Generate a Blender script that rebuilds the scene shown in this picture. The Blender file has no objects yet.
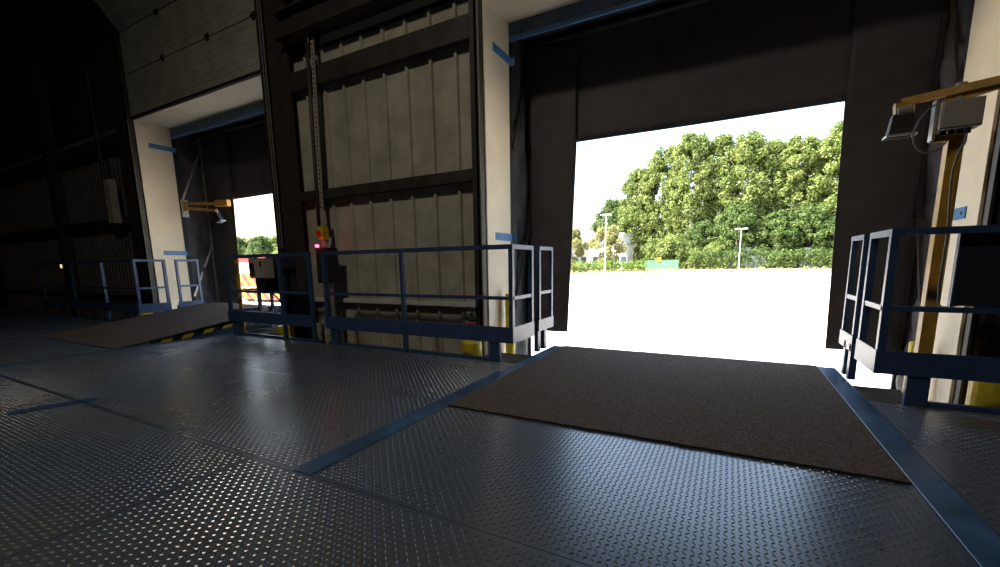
import bpy, math, random
import numpy as np
from mathutils import Vector, Matrix

# ------------------------------------------------------------------ camera, sky, sun, exposure
scene = bpy.context.scene
COL = scene.collection
CAM_H = 1.0
F_PX, PY = 426.97, 333.85
YAW, PITCH, ROLL = -0.49242, -0.16089, -0.01527


def cam_axes():
    cy, sy = math.cos(YAW), math.sin(YAW)
    f0 = Vector((sy, cy, 0)); r0 = Vector((cy, -sy, 0)); u0 = Vector((0, 0, 1))
    f = math.cos(PITCH) * f0 + math.sin(PITCH) * u0
    u = -math.sin(PITCH) * f0 + math.cos(PITCH) * u0
    r = math.cos(ROLL) * r0 + math.sin(ROLL) * u
    u2 = -math.sin(ROLL) * r0 + math.cos(ROLL) * u
    return r, u2, f


CR, CU, CF = cam_axes()


def ray(x, y):
    return CR * ((x - 500) / F_PX) - CU * ((y - PY) / F_PX) + CF


def at_y(x, y, Y):
    d = ray(x, y)
    return d * (Y / d.y) + Vector((0, 0, CAM_H))


def at_x(x, y, X):
    d = ray(x, y)
    return d * (X / d.x) + Vector((0, 0, CAM_H))


cam_data = bpy.data.cameras.new('camera')
cam_data.sensor_width = 36.0
cam_data.lens = F_PX / 1000 * 36.0
cam_data.shift_y = (PY - 283.5) / 1000
cam_data.clip_start = 0.05
cam_data.clip_end = 1000
cam = bpy.data.objects.new('camera', cam_data)
COL.objects.link(cam)
cam.matrix_world = Matrix(((CR.x, CU.x, -CF.x, 0), (CR.y, CU.y, -CF.y, 0), (CR.z, CU.z, -CF.z, CAM_H), (0, 0, 0, 1)))
scene.camera = cam

world = bpy.data.worlds.new('sky')
scene.world = world
world.use_nodes = True
wn = world.node_tree
bg = wn.nodes['Background']
sky = wn.nodes.new('ShaderNodeTexSky')
sky.sky_type = 'NISHITA'
sky.sun_disc = False
SUN_FROM = Vector((-0.62, -0.30, 0.80)).normalized()
sky.sun_elevation = math.asin(SUN_FROM.z)
sky.sun_rotation = math.atan2(SUN_FROM.x, SUN_FROM.y)
sky.air_density = 1.3
sky.dust_density = 5.0
sky.ozone_density = 0.6
wn.links.new(sky.outputs[0], bg.inputs[0])
bg.inputs[1].default_value = 0.25

sun_data = bpy.data.lights.new('sun', 'SUN')
sun_data.energy = 6.5
sun_data.angle = math.radians(0.6)
sun_data.color = (1.0, 0.94, 0.84)
sun = bpy.data.objects.new('sun', sun_data)
COL.objects.link(sun)
sun.rotation_euler = SUN_FROM.to_track_quat('Z', 'Y').to_euler()

scene.view_settings.view_transform = 'Standard'
scene.view_settings.look = 'None'
scene.view_settings.exposure = 1.9
scene.view_settings.gamma = 1.0
scene.view_settings.use_curve_mapping = False
scene.cycles.max_bounces = 8
scene.cycles.diffuse_bounces = 5
scene.cycles.sample_clamp_indirect = 6.0
LAMP_W = 50.0

# ------------------------------------------------------------------ materials
MATS = {}


def mat(name, col, rough=0.6, metal=0.0, var=0.0, scale=6.0, bump=0.0, bscale=60.0, spec=0.5, emit=None, col2=None, trans=0.0, rvar=0.0):
    if name in MATS:
        return MATS[name]
    m = bpy.data.materials.new(name)
    m.use_nodes = True
    nt = m.node_tree
    p = nt.nodes['Principled BSDF']
    p.inputs['Base Color'].default_value = (*col, 1)
    p.inputs['Roughness'].default_value = rough
    p.inputs['Metallic'].default_value = metal
    p.inputs['Specular IOR Level'].default_value = spec
    geo = nt.nodes.new('ShaderNodeNewGeometry')
    if var > 0 or col2:
        n = nt.nodes.new('ShaderNodeTexNoise')
        n.inputs['Scale'].default_value = scale
        n.inputs['Detail'].default_value = 6
        n.inputs['Roughness'].default_value = 0.65
        nt.links.new(geo.outputs['Position'], n.inputs['Vector'])
        r = nt.nodes.new('ShaderNodeValToRGB')
        r.color_ramp.elements[0].position = 0.36
        r.color_ramp.elements[1].position = 0.64
        c2 = col2 if col2 else tuple(c * (1 - var) for c in col)
        r.color_ramp.elements[0].color = (*c2, 1)
        r.color_ramp.elements[1].color = (*(col if col2 else tuple(min(1, c * (1 + var * 0.4)) for c in col)), 1)
        nt.links.new(n.outputs['Fac'], r.inputs['Fac'])
        nt.links.new(r.outputs['Color'], p.inputs['Base Color'])
        if rvar > 0:
            mr = nt.nodes.new('ShaderNodeMapRange')
            mr.inputs['From Min'].default_value = 0.3
            mr.inputs['From Max'].default_value = 0.7
            mr.inputs['To Min'].default_value = max(0.02, rough - rvar)
            mr.inputs['To Max'].default_value = min(1, rough + rvar)
            nt.links.new(n.outputs['Fac'], mr.inputs['Value'])
            nt.links.new(mr.outputs['Result'], p.inputs['Roughness'])
    if bump > 0:
        b = nt.nodes.new('ShaderNodeBump')
        b.inputs['Strength'].default_value = bump
        b.inputs['Distance'].default_value = 0.01
        n2 = nt.nodes.new('ShaderNodeTexNoise')
        n2.inputs['Scale'].default_value = bscale
        n2.inputs['Detail'].default_value = 4
        nt.links.new(geo.outputs['Position'], n2.inputs['Vector'])
        nt.links.new(n2.outputs['Fac'], b.inputs['Height'])
        nt.links.new(b.outputs['Normal'], p.inputs['Normal'])
    if emit:
        p.inputs['Emission Color'].default_value = (*emit[0], 1)
        p.inputs['Emission Strength'].default_value = emit[1]
    if trans > 0:
        t = nt.nodes.new('ShaderNodeBsdfTranslucent')
        t.inputs['Color'].default_value = (*col, 1)
        mx = nt.nodes.new('ShaderNodeMixShader')
        mx.inputs[0].default_value = trans
        out = nt.nodes['Material Output']
        nt.links.new(p.outputs[0], mx.inputs[1])
        nt.links.new(t.outputs[0], mx.inputs[2])
        nt.links.new(mx.outputs[0], out.inputs[0])
    MATS[name] = m
    return m


def stripe_mat(name, c1, c2, period, dirv, rough=0.6, vee=None):
    """flat printed diagonal stripes; dirv is the axis across the stripes; vee = x position where the chevron turns"""
    m = bpy.data.materials.new(name)
    m.use_nodes = True
    nt = m.node_tree
    p = nt.nodes['Principled BSDF']
    p.inputs['Roughness'].default_value = rough
    geo = nt.nodes.new('ShaderNodeTexCoord')
    sep = nt.nodes.new('ShaderNodeSeparateXYZ')
    nt.links.new(geo.outputs['Object'], sep.inputs[0])

    def mth(op, a, b=None):
        n = nt.nodes.new('ShaderNodeMath')
        n.operation = op
        for i, v in enumerate((a, b)):
            if v is None:
                continue
            if isinstance(v, (int, float)):
                n.inputs[i].default_value = v
            else:
                nt.links.new(v, n.inputs[i])
        return n.outputs[0]
    sx = sep.outputs[0]
    if vee is not None:
        sx = mth('ABSOLUTE', mth('SUBTRACT', sx, vee))
    s = mth('ADD', mth('ADD', mth('MULTIPLY', sx, dirv[0]), mth('MULTIPLY', sep.outputs[1], dirv[1])), mth('MULTIPLY', sep.outputs[2], dirv[2]))
    fr = mth('FRACT', mth('DIVIDE', mth('ADD', s, 100 * period), period))
    st = mth('GREATER_THAN', fr, 0.5)
    mix = nt.nodes.new('ShaderNodeMix')
    mix.data_type = 'RGBA'
    mix.inputs['A'].default_value = (*c1, 1)
    mix.inputs['B'].default_value = (*c2, 1)
    nt.links.new(st, mix.inputs['Factor'])
    nt.links.new(mix.outputs['Result'], p.inputs['Base Color'])
    return m


def floor_plate_mat():
    m = bpy.data.materials.new('painted_checker_plate')
    m.use_nodes = True
    nt = m.node_tree
    L = nt.links.new
    p = nt.nodes['Principled BSDF']
    geo = nt.nodes.new('ShaderNodeNewGeometry')
    n1 = nt.nodes.new('ShaderNodeTexNoise')
    n1.inputs['Scale'].default_value = 0.9
    n1.inputs['Detail'].default_value = 5
    L(geo.outputs['Position'], n1.inputs['Vector'])
    r1 = nt.nodes.new('ShaderNodeValToRGB')
    r1.color_ramp.elements[0].position = 0.4
    r1.color_ramp.elements[0].color = (0.043, 0.066, 0.105, 1)
    r1.color_ramp.elements[1].position = 0.62
    r1.color_ramp.elements[1].color = (0.066, 0.071, 0.080, 1)
    L(n1.outputs['Fac'], r1.inputs['Fac'])
    # fresh blue paint smear on the deck: distance from a short line, with a rough edge
    n2 = nt.nodes.new('ShaderNodeTexNoise')
    n2.inputs['Scale'].default_value = 9
    L(geo.outputs['Position'], n2.inputs['Vector'])
    A = Vector((-4.46, 0.98, 0)); B = Vector((-4.38, 1.30, 0))
    ab = B - A

    def vm(op, a, b=None):
        n = nt.nodes.new('ShaderNodeVectorMath')
        n.operation = op
        for i, v in enumerate((a, b)):
            if v is None:
                continue
            if isinstance(v, Vector):
                n.inputs[i].default_value = v
            else:
                L(v, n.inputs[i])
        return n

    def mth(op, a, b=None, clamp=False):
        n = nt.nodes.new('ShaderNodeMath')
        n.operation = op
        n.use_clamp = clamp
        for i, v in enumerate((a, b)):
            if v is None:
                continue
            if isinstance(v, (int, float)):
                n.inputs[i].default_value = v
            else:
                L(v, n.inputs[i])
        return n.outputs[0]
    rel = vm('SUBTRACT', geo.outputs['Position'], A).outputs[0]
    t = mth('DIVIDE', vm('DOT_PRODUCT', rel, ab).outputs['Value'], ab.length_squared, True)
    sc = nt.nodes.new('ShaderNodeVectorMath')
    sc.operation = 'SCALE'
    sc.inputs[0].default_value = ab
    L(t, sc.inputs['Scale'])
    d = vm('LENGTH', vm('SUBTRACT', rel, sc.outputs[0]).outputs[0]).outputs['Value']
    d = mth('ADD', d, mth('MULTIPLY', mth('SUBTRACT', n2.outputs['Fac'], 0.5), 0.09))
    fac = mth('SUBTRACT', 1.0, mth('MULTIPLY', mth('SUBTRACT', d, 0.07), 60.0, True), True)
    mix = nt.nodes.new('ShaderNodeMix')
    mix.data_type = 'RGBA'
    L(fac, mix.inputs['Factor'])
    L(r1.outputs['Color'], mix.inputs['A'])
    mix.inputs['B'].default_value = (0.010, 0.030, 0.085, 1)
    L(mix.outputs['Result'], p.inputs['Base Color'])
    n3 = nt.nodes.new('ShaderNodeTexNoise')
    n3.inputs['Scale'].default_value = 1.6
    n3.inputs['Detail'].default_value = 7
    n3.inputs['Roughness'].default_value = 0.7
    L(geo.outputs['Position'], n3.inputs['Vector'])
    mr = nt.nodes.new('ShaderNodeMapRange')
    mr.inputs['From Min'].default_value = 0.3
    mr.inputs['From Max'].default_value = 0.7
    mr.inputs['To Min'].default_value = 0.25
    mr.inputs['To Max'].default_value = 0.33
    L(n3.outputs['Fac'], mr.inputs['Value'])
    rough = mth('ADD', mr.outputs['Result'], mth('MULTIPLY', fac, 0.35))
    L(rough, p.inputs['Roughness'])
    spec_ = mth('SUBTRACT', 0.5, mth('MULTIPLY', fac, 0.38))
    L(spec_, p.inputs['Specular IOR Level'])
    p.inputs['Specular IOR Level'].default_value = 0.5
    p.inputs['IOR'].default_value = 2.1
    return m


M_PLATE = floor_plate_mat()
M_DECK = mat('dark_steel_deck', (0.03, 0.034, 0.04), 0.6)
M_STRIP = mat('blue_strip_paint', (0.035, 0.085, 0.17), 0.34, var=0.5, scale=3.0, rvar=0.1)
M_RAIL = mat('blue_rail_paint', (0.028, 0.060, 0.145), 0.42, var=0.25, scale=5)
M_BRACKET = mat('blue_bracket_paint', (0.07, 0.20, 0.42), 0.45)
M_MAT = mat('brown_grit_mat', (0.165, 0.122, 0.094), 0.95, col2=(0.028, 0.020, 0.015), scale=95, bump=1.0, bscale=170, spec=0.2)
M_MATEDGE = mat('mat_edge_rubber', (0.012, 0.012, 0.012), 0.9)
M_WHITE = mat('cream_liner_panel', (0.80, 0.69, 0.50), 0.6, var=0.08, scale=2.5)
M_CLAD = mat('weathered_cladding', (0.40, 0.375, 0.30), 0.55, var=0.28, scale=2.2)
M_CLADD = mat('dark_cladding', (0.095, 0.085, 0.07), 0.7, var=0.3, scale=2.2)  # darker cladding tone for the wall beyond the left bay
M_STEEL = mat('dark_steelwork', (0.035, 0.028, 0.022), 0.55, var=0.4, scale=5)
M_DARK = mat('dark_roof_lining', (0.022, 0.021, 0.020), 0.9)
M_DOOR = mat('door_panel_skin', (0.33, 0.32, 0.26), 0.6, var=0.22, scale=3)
M_BLACK = mat('black_rubber', (0.012, 0.012, 0.013), 0.7)
M_CURTAIN = mat('black_shelter_fabric', (0.052, 0.046, 0.048), 0.62, var=0.3, scale=4, bump=0.25, bscale=8, trans=0.0)
M_GALV = mat('galvanised_steel', (0.42, 0.41, 0.39), 0.45, metal=0.7, var=0.2, scale=9)
M_YELLOW = mat('yellow_paint', (0.62, 0.46, 0.02), 0.45, var=0.3, scale=9)
M_OCHRE = mat('ochre_yellow_steel', (0.50, 0.27, 0.03), 0.4, var=0.25, scale=8)
M_GREYBOX = mat('grey_enclosure', (0.34, 0.31, 0.26), 0.55, var=0.1, scale=7)
M_NAVY = mat('navy_board', (0.014, 0.016, 0.032), 0.55)
M_RED = mat('red_plastic', (0.5, 0.02, 0.02), 0.4)
M_REDLED = mat('red_indicator', (0.8, 0.02, 0.05), 0.4, emit=((1.0, 0.03, 0.08), 5.0))
M_CABLE = mat('grey_cable', (0.13, 0.13, 0.13), 0.5)
M_TAPE = mat('beige_conduit_sleeve', (0.30, 0.28, 0.22), 0.7, var=0.3, scale=20)
M_SIGNW = mat('sign_white', (0.45, 0.43, 0.37), 0.6)
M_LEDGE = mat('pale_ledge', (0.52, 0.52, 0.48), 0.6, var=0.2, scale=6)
M_HAZ = stripe_mat('hazard_stripe_print', (0.55, 0.42, 0.02), (0.012, 0.012, 0.012), 0.26, (0, 1.0, -0.8))
M_YARD = mat('pale_yard_concrete', (0.62, 0.60, 0.56), 0.85, var=0.12, scale=0.6)
M_JOINT = mat('yard_joint', (0.22, 0.20, 0.16), 0.9)
M_VERGE = mat('dry_grass_verge', (0.36, 0.31, 0.19), 0.9, var=0.4, scale=2.0)
M_LAWN = mat('rough_grass', (0.16, 0.20, 0.05), 0.9, var=0.4, scale=1.0)
M_BARK = mat('bark', (0.20, 0.17, 0.13), 0.9, var=0.4, scale=4)
M_LAMPW = mat('lamp_post_grey', (0.45, 0.46, 0.47), 0.4)
M_BLDW = mat('white_render', (0.75, 0.75, 0.74), 0.7)
M_GLASS = mat('window_glass', (0.05, 0.07, 0.09), 0.1)
M_FENCE = mat('green_fence', (0.10, 0.22, 0.17), 0.6)
M_BLUEGREY = mat('blue_grey_container', (0.25, 0.30, 0.38), 0.6)
M_TYRE = mat('tyre', (0.02, 0.02, 0.02), 0.8)

# ------------------------------------------------------------------ helpers


class MB:
    def __init__(self):
        self.v = []
        self.f = []

    def add(self, vs, fs):
        o = len(self.v)
        self.v += [tuple(x) for x in vs]
        self.f += [tuple(i + o for i in q) for q in fs]
        return self

    def box(self, x0, x1, y0, y1, z0, z1):
        vs = [(x0, y0, z0), (x1, y0, z0), (x1, y1, z0), (x0, y1, z0), (x0, y0, z1), (x1, y0, z1), (x1, y1, z1), (x0, y1, z1)]
        return self.add(vs, [(0, 3, 2, 1), (4, 5, 6, 7), (0, 1, 5, 4), (1, 2, 6, 5), (2, 3, 7, 6), (3, 0, 4, 7)])

    def bar(self, p, q, w, h, up=(0, 0, 1)):
        p, q = Vector(p), Vector(q)
        d = (q - p).normalized()
        u = Vector(up)
        s = d.cross(u)
        if s.length < 1e-4:
            s = d.cross(Vector((1, 0, 0)))
        s.normalize()
        u = s.cross(d).normalized()
        s *= w / 2
        u *= h / 2
        vs = [p - s - u, p + s - u, p + s + u, p - s + u, q - s - u, q + s - u, q + s + u, q - s + u]
        return self.add(vs, [(3, 2, 1, 0), (4, 5, 6, 7), (0, 1, 5, 4), (1, 2, 6, 5), (2, 3, 7, 6), (3, 0, 4, 7)])

    def tube(self, pts, r, n=10, cap=True):
        pts = [Vector(p) for p in pts]
        rs = r if isinstance(r, (list, tuple)) else [r] * len(pts)
        rings = []
        ref = None
        for i, p in enumerate(pts):
            a = pts[max(0, i - 1)]
            b = pts[min(len(pts) - 1, i + 1)]
            d = (b - a).normalized()
            if ref is None:
                ref = d.cross(Vector((0.31, 0.2, 0.93)))
                if ref.length < 1e-3:
                    ref = d.cross(Vector((1, 0, 0)))
            s = (ref - d * ref.dot(d)).normalized()
            ref = s
            t = d.cross(s)
            rings.append([p + (s * math.cos(2 * math.pi * k / n) + t * math.sin(2 * math.pi * k / n)) * rs[i] for k in range(n)])
        vs = [v for g in rings for v in g]
        fs = []
        for i in range(len(pts) - 1):
            for k in range(n):
                k2 = (k + 1) % n
                fs.append((i * n + k, i * n + k2, (i + 1) * n + k2, (i + 1) * n + k))
        if cap:
            fs.append(tuple(range(n - 1, -1, -1)))
            fs.append(tuple((len(pts) - 1) * n + k for k in range(n)))
        return self.add(vs, fs)

    def prism(self, outline, axis, a, b):
        """outline: 2-D points in the two remaining axes (in x,y,z order), extruded along axis from a to b"""
        def P(c, w):
            l = list(c)
            l.insert(axis, w)
            return tuple(l)
        n = len(outline)
        vs = [P(c, a) for c in outline] + [P(c, b) for c in outline]
        fs = [tuple(range(n - 1, -1, -1)), tuple(range(n, 2 * n))]
        fs += [(i, (i + 1) % n, n + (i + 1) % n, n + i) for i in range(n)]
        return self.add(vs, fs)

    def sheet(self, fn, nu, nv):
        """open surface, fn(u,v) with u,v in 0..1"""
        vs = [fn(i / nu, j / nv) for j in range(nv + 1) for i in range(nu + 1)]
        fs = [(j * (nu + 1) + i, j * (nu + 1) + i + 1, (j + 1) * (nu + 1) + i + 1, (j + 1) * (nu + 1) + i) for j in range(nv) for i in range(nu)]
        return self.add(vs, fs)

    def build(self, name, m, parent=None, smooth=False):
        me = bpy.data.meshes.new(name)
        org = Vector(parent.location) if parent is not None else Vector((0, 0, 0))
        me.from_pydata([Vector(v) - org for v in self.v], [], self.f)
        me.materials.append(m)
        if smooth:
            me.polygons.foreach_set('use_smooth', [True] * len(me.polygons))
        me.update()
        o = bpy.data.objects.new(name, me)
        COL.objects.link(o)
        if parent is not None:
            o.parent = parent
        return o


def fix_normals(o):
    import bmesh
    bm = bmesh.new()
    bm.from_mesh(o.data)
    bmesh.ops.recalc_face_normals(bm, faces=bm.faces)
    bm.to_mesh(o.data)
    bm.free()
    return o


def solidify(o, t):
    md = o.modifiers.new('thickness', 'SOLIDIFY')
    md.thickness = t
    md.offset = 0
    return o


def tag(o, label, cat, group=None, kind=None):
    o['label'] = label
    o['category'] = cat
    if group:
        o['group'] = group
    if kind:
        o['kind'] = kind
    return o


def structure(o, label=None):
    o['kind'] = 'structure'
    if label:
        o['label'] = label
    return o


def thing(name, loc, label, cat, group=None):
    o = bpy.data.objects.new(name, None)
    COL.objects.link(o)
    o.location = loc
    o.empty_display_size = 0.1
    return tag(o, label, cat, group)


# sub-parts: parts sit at the origin of their thing, so a child of a part uses the thing's offset
def sub(mb, name, m, part, root, smooth=False):
    o = mb.build(name, m, None, smooth)
    off = Vector(root.location) if root is not None else Vector((0, 0, 0))
    for v in o.data.vertices:
        v.co -= off
    o.parent = part
    return o


GROUND = -1.1
Y_EDGE = 3.84
BAYS = {'r': dict(xl=-2.53, xr=1.56, cx=0.0), 'l': dict(xl=-10.33, xr=-6.27, cx=-7.7)}

# ------------------------------------------------------------------ floor (raised checker-plate deck)
fb = MB()
fb.box(-23.9, 8.9, -13.9, 1.27, -0.30, -0.010)
fb.box(-23.9, -9.58, 1.27, Y_EDGE, -0.30, -0.010)
fb.box(-6.79, -1.87, 1.27, Y_EDGE, -0.30, -0.010)
fb.box(0.92, 8.9, 1.27, Y_EDGE, -0.30, -0.010)
fb.box(-1.87, 0.92, 1.27, 4.88, -0.30, -0.010)
fb.box(-9.58, -6.79, 1.27, 2.40, -0.30, -0.010)
fb.box(-9.58, -9.45, 2.40, 4.88, -0.30, -0.010)
fb.box(-6.92, -6.79, 2.40, 4.88, -0.30, -0.010)
fb.box(-9.45, -6.92, 2.40, 4.88, -0.50, -0.32)
floor = structure(fb.build('floor', M_DECK), 'raised blue-grey steel checker plate loading deck')

PLATES = {}


def plate_mesh(w, h):
    key = (round(w, 3), round(h, 3))
    if key in PLATES:
        return PLATES[key]
    g = 0.002
    vs = [(g, g, 0), (w - g, g, 0), (w - g, h - g, 0), (g, h - g, 0), (g, g, -0.009), (w - g, g, -0.009), (w - g, h - g, -0.009), (g, h - g, -0.009)]
    fs = [(0, 1, 2, 3), (0, 4, 5, 1), (1, 5, 6, 2), (2, 6, 7, 3), (3, 7, 4, 0)]
    p = 0.025
    nx, ny = int((w - 0.03) / p), int((h - 0.03) / p)
    hl, hw, hh = 0.0110, 0.0038, 0.0027
    x0 = (w - (nx - 1) * p) / 2
    y0 = (h - (ny - 1) * p) / 2
    c = math.sqrt(0.5)
    for j in range(ny):
        for i in range(nx):
            sgn = 1 if (i + j) % 2 else -1
            ax, ay = c, c * sgn
            bx, by = -ay, ax
            cx, cy = x0 + i * p, y0 + j * p
            o = len(vs)
            for a, b, z in ((-hl, 0, 0), (-hl * .3, -hw, 0), (hl * .3, -hw, 0), (hl, 0, 0), (hl * .3, hw, 0), (-hl * .3, hw, 0), (-hl * .55, 0, hh), (hl * .55, 0, hh)):
                vs.append((cx + ax * a + bx * b, cy + ay * a + by * b, z))
            fs += [(o, o + 1, o + 6), (o + 1, o + 2, o + 7, o + 6), (o + 2, o + 3, o + 7), (o + 3, o + 4, o + 7), (o + 4, o + 5, o + 6, o + 7), (o + 5, o, o + 6)]
    me = bpy.data.meshes.new('checker_plate')
    me.from_pydata(vs, [], fs)
    me.materials.append(M_PLATE)
    me.update()
    PLATES[key] = me
    return me


def lay_plate(x0, x1, y0, y1):
    o = bpy.data.objects.new('checker_plate', plate_mesh(x1 - x0, y1 - y0))
    COL.objects.link(o)
    o.location = (x0, y0, 0)
    o.parent = floor
    return o


def span(a, b, n):
    return [(a + (b - a) * i / n, a + (b - a) * (i + 1) / n) for i in range(n)]


for y0, y1 in ((1.27, 2.51), (2.51, Y_EDGE - 0.02)):
    for xs in (span(-6.79, -1.87, 2), span(0.92, 8.30, 3), span(-19.42, -9.58, 4)):
        for x0, x1 in xs:
            lay_plate(x0, x1, y0, y1)
lay_plate(-1.74, 0.78, 1.27, 2.51)
lay_plate(-1.74, 0.78, 2.51, 4.87)
lay_plate(-9.45, -6.92, 1.27, 2.39)
for y0, y1 in ((0.03, 1.27), (-1.21, 0.03), (-2.45, -1.21)):
    for x0, x1 in span(-19.42, 7.64, 11):
        lay_plate(x0, x1, y0, y1)

# smooth blue cover strips beside both levellers
for xa, xb, ya, yb in ((-1.87, -1.74, 1.27, 4.88), (0.78, 0.92, 1.27, 4.88), (-9.58, -9.45, 1.27, 4.88), (-6.92, -6.79, 1.27, 4.88)):
    s = MB().prism([(xa + .002, -.009), (xb - .002, -.009), (xb - .002, .002), (xb - .005, .004), (xa + .005, .004), (xa + .002, .002)], 1, ya, yb).build('cover_strip', M_STRIP, floor)
    fix_normals(s)
    for k in range(7):
        yy = ya + 0.12 + k * (yb - ya - 0.24) / 6
        xx = (xa + xb) / 2 + (0.045 if xa < -1 else 0.045)
        r = MB().tube([(xx, yy, 0.0035), (xx, yy, 0.0055)], 0.007, 8).build('screw', M_STEEL)
        r.parent = s
# low upstand along the deck edge
for xa, xb in ((-6.72, -4.80), (-4.62, -2.06), (1.16, 8.3), (-19.4, -9.72)):
    MB().box(xa, xb, Y_EDGE - 0.02, Y_EDGE + 0.01, -0.30, 0.035).build('edge_angle', M_RAIL, floor)

for xa, xb in ((-2.45, -1.872), (0.922, 1.25), (-6.788, -6.45), (-10.1, -9.582)):
    MB().box(xa, xb, Y_EDGE + .012, 4.40, -.30, -.035).build('infill_plate', M_STEEL, floor)

# ------------------------------------------------------------------ front wall with two bay openings
wb = MB()
XS = [-23.9, BAYS['l']['xl'] - .02, BAYS['l']['xr'] + .02, BAYS['r']['xl'] - .02, BAYS['r']['xr'] + .02, 8.9]
for i in (0, 2, 4):
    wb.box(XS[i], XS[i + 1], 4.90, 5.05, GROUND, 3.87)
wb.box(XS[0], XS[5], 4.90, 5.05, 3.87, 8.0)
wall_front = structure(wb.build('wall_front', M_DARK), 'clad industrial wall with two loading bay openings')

SHEETS = {}


def cladding(x0, x1, z0, z1, pitch, Y, m, depth=0.035):
    """one trapezoidal sheet: flat pan with an upstanding rib at its right edge"""
    w = x1 - x0
    key = (round(w, 3), z0, z1, pitch, m.name)
    if key not in SHEETS:
        pts = []
        n = max(1, round(w / pitch))
        pw = w / n
        for k in range(n):
            o = k * pw
            pts += [(o, 0), (o + pw - 0.30 * min(pw, .2), 0), (o + pw - 0.22 * min(pw, .2), -depth), (o + pw - 0.06 * min(pw, .2), -depth)]
        pts.append((w, 0))
        vs = [(x, y, z0) for x, y in pts] + [(x, y, z1) for x, y in pts]
        q = len(pts)
        fs = [(i, i + 1, q + i + 1, q + i) for i in range(q - 1)]
        me = bpy.data.meshes.new('cladding_sheet')
        me.from_pydata(vs, [], fs)
        me.materials.append(m)
        me.update()
        SHEETS[key] = me
    o = bpy.data.objects.new('cladding_sheet', SHEETS[key])
    COL.objects.link(o)
    o.location = (x0, Y, 0)
    o.parent = wall_front
    return o


for k in range(9):
    cladding(-5.86 + k * 0.365, -5.86 + (k + 1) * 0.365, GROUND, 3.99, 0.365, 4.57, M_CLAD)
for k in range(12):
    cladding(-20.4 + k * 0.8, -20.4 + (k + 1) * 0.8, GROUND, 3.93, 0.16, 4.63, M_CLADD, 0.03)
for k in range(6):
    cladding(1.9 + k * 0.365, 1.9 + (k + 1) * 0.365, GROUND, 3.99, 0.365, 4.57, M_CLAD)


def wpart(name, m, *boxes):
    b = MB()
    for q in boxes:
        b.box(*q)
    return b.build(name, m, wall_front)


# sheeting rails: C-section so an inner shadow shows
for xa, xb in ((-5.80, -2.72), (-20.4, -11.0), (1.9, 6.0)):
    for z0, z1 in ((3.49, 3.735), (1.975, 2.105)):
        wpart('sheeting_rail', M_STEEL, (xa, xb, 4.44, 4.46, z0, z1), (xa, xb, 4.46, 4.53, z1 - .02, z1), (xa, xb, 4.46, 4.53, z0, z0 + .02))
    wpart('ledge', M_LEDGE if xa > -7 else M_CLADD, (xa, xb, 4.47, 4.53, 0.485, 0.545))
# upper dark eaves beam and bracing between the bays
wpart('eaves_beam', M_STEEL, (-5.75, -2.70, 4.35, 4.38, 4.12, 4.42), (-5.75, -2.70, 4.25, 4.50, 4.42, 4.45), (-5.75, -2.70, 4.25, 4.50, 4.10, 4.13))
for p, q in (((-5.5, 4.45, 4.45), (-4.2, 4.3, 6.2)), ((-2.9, 4.45, 4.45), (-4.1, 4.3, 6.2)), ((-5.7, 4.5, 5.4), (-2.7, 4.5, 5.2))):
    MB().bar(p, q, 0.10, 0.10).build('brace', M_STEEL, wall_front)

# door posts / columns: H-sections and track angles
wpart('column', M_STEEL, (-6.10, -5.72, 4.42, 4.45, GROUND, 7.6), (-5.93, -5.89, 4.45, 4.72, GROUND, 7.6), (-6.10, -5.72, 4.72, 4.75, GROUND, 7.6))
wpart('column', M_STEEL, (-11.0, -10.7, 4.42, 4.45, GROUND, 7.6), (-10.87, -10.83, 4.45, 4.72, GROUND, 7.6), (-11.0, -10.7, 4.72, 4.75, GROUND, 7.6))
wpart('column', M_STEEL, (-14.7, -14.5, 4.38, 4.41, GROUND, 7.6), (-14.62, -14.58, 4.41, 4.62, GROUND, 7.6))


def track(xa, xb, inner):
    """door guide angle: plate plus a thin pressed lip on the inner side"""
    lip = (xa, xa + .018) if inner < 0 else (xb - .018, xb)
    mid = (xa + xb) / 2
    t = wpart('door_track', M_STEEL, (xa, xb, 4.43, 4.46, GROUND, 5.2), (lip[0], lip[1], 4.36, 4.46, GROUND, 5.2), (mid - .008, mid + .008, 4.38, 4.46, GROUND, 5.2))
    return t


track(-2.71, -2.545, 1)
track(1.58, 1.78, -1)
track(-10.55, -10.345, 1)
track(-6.255, -6.11, -1)
for x in (-2.548, -10.347):
    wpart('track_edge', M_TAPE, (x - .012, x, 4.352, 4.361, GROUND, 3.85))

# reveals (cream liner panels) around each opening
for b in BAYS.values():
    xl, xr = b['xl'], b['xr']
    wpart('reveal_panel', M_WHITE, (xl - .025, xl, 4.45, 5.05, GROUND, 3.85))
    wpart('reveal_panel', M_WHITE, (xr, xr + .025, 4.45, 5.05, GROUND, 3.85))
    wpart('reveal_panel', M_WHITE, (xl - .025, xr + .025, 4.45, 5.05, 3.85, 3.875))
    wpart('lintel_edge', M_STEEL, (xl - .03, xr + .03, 4.41, 4.449, 3.86, 3.93))

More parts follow.
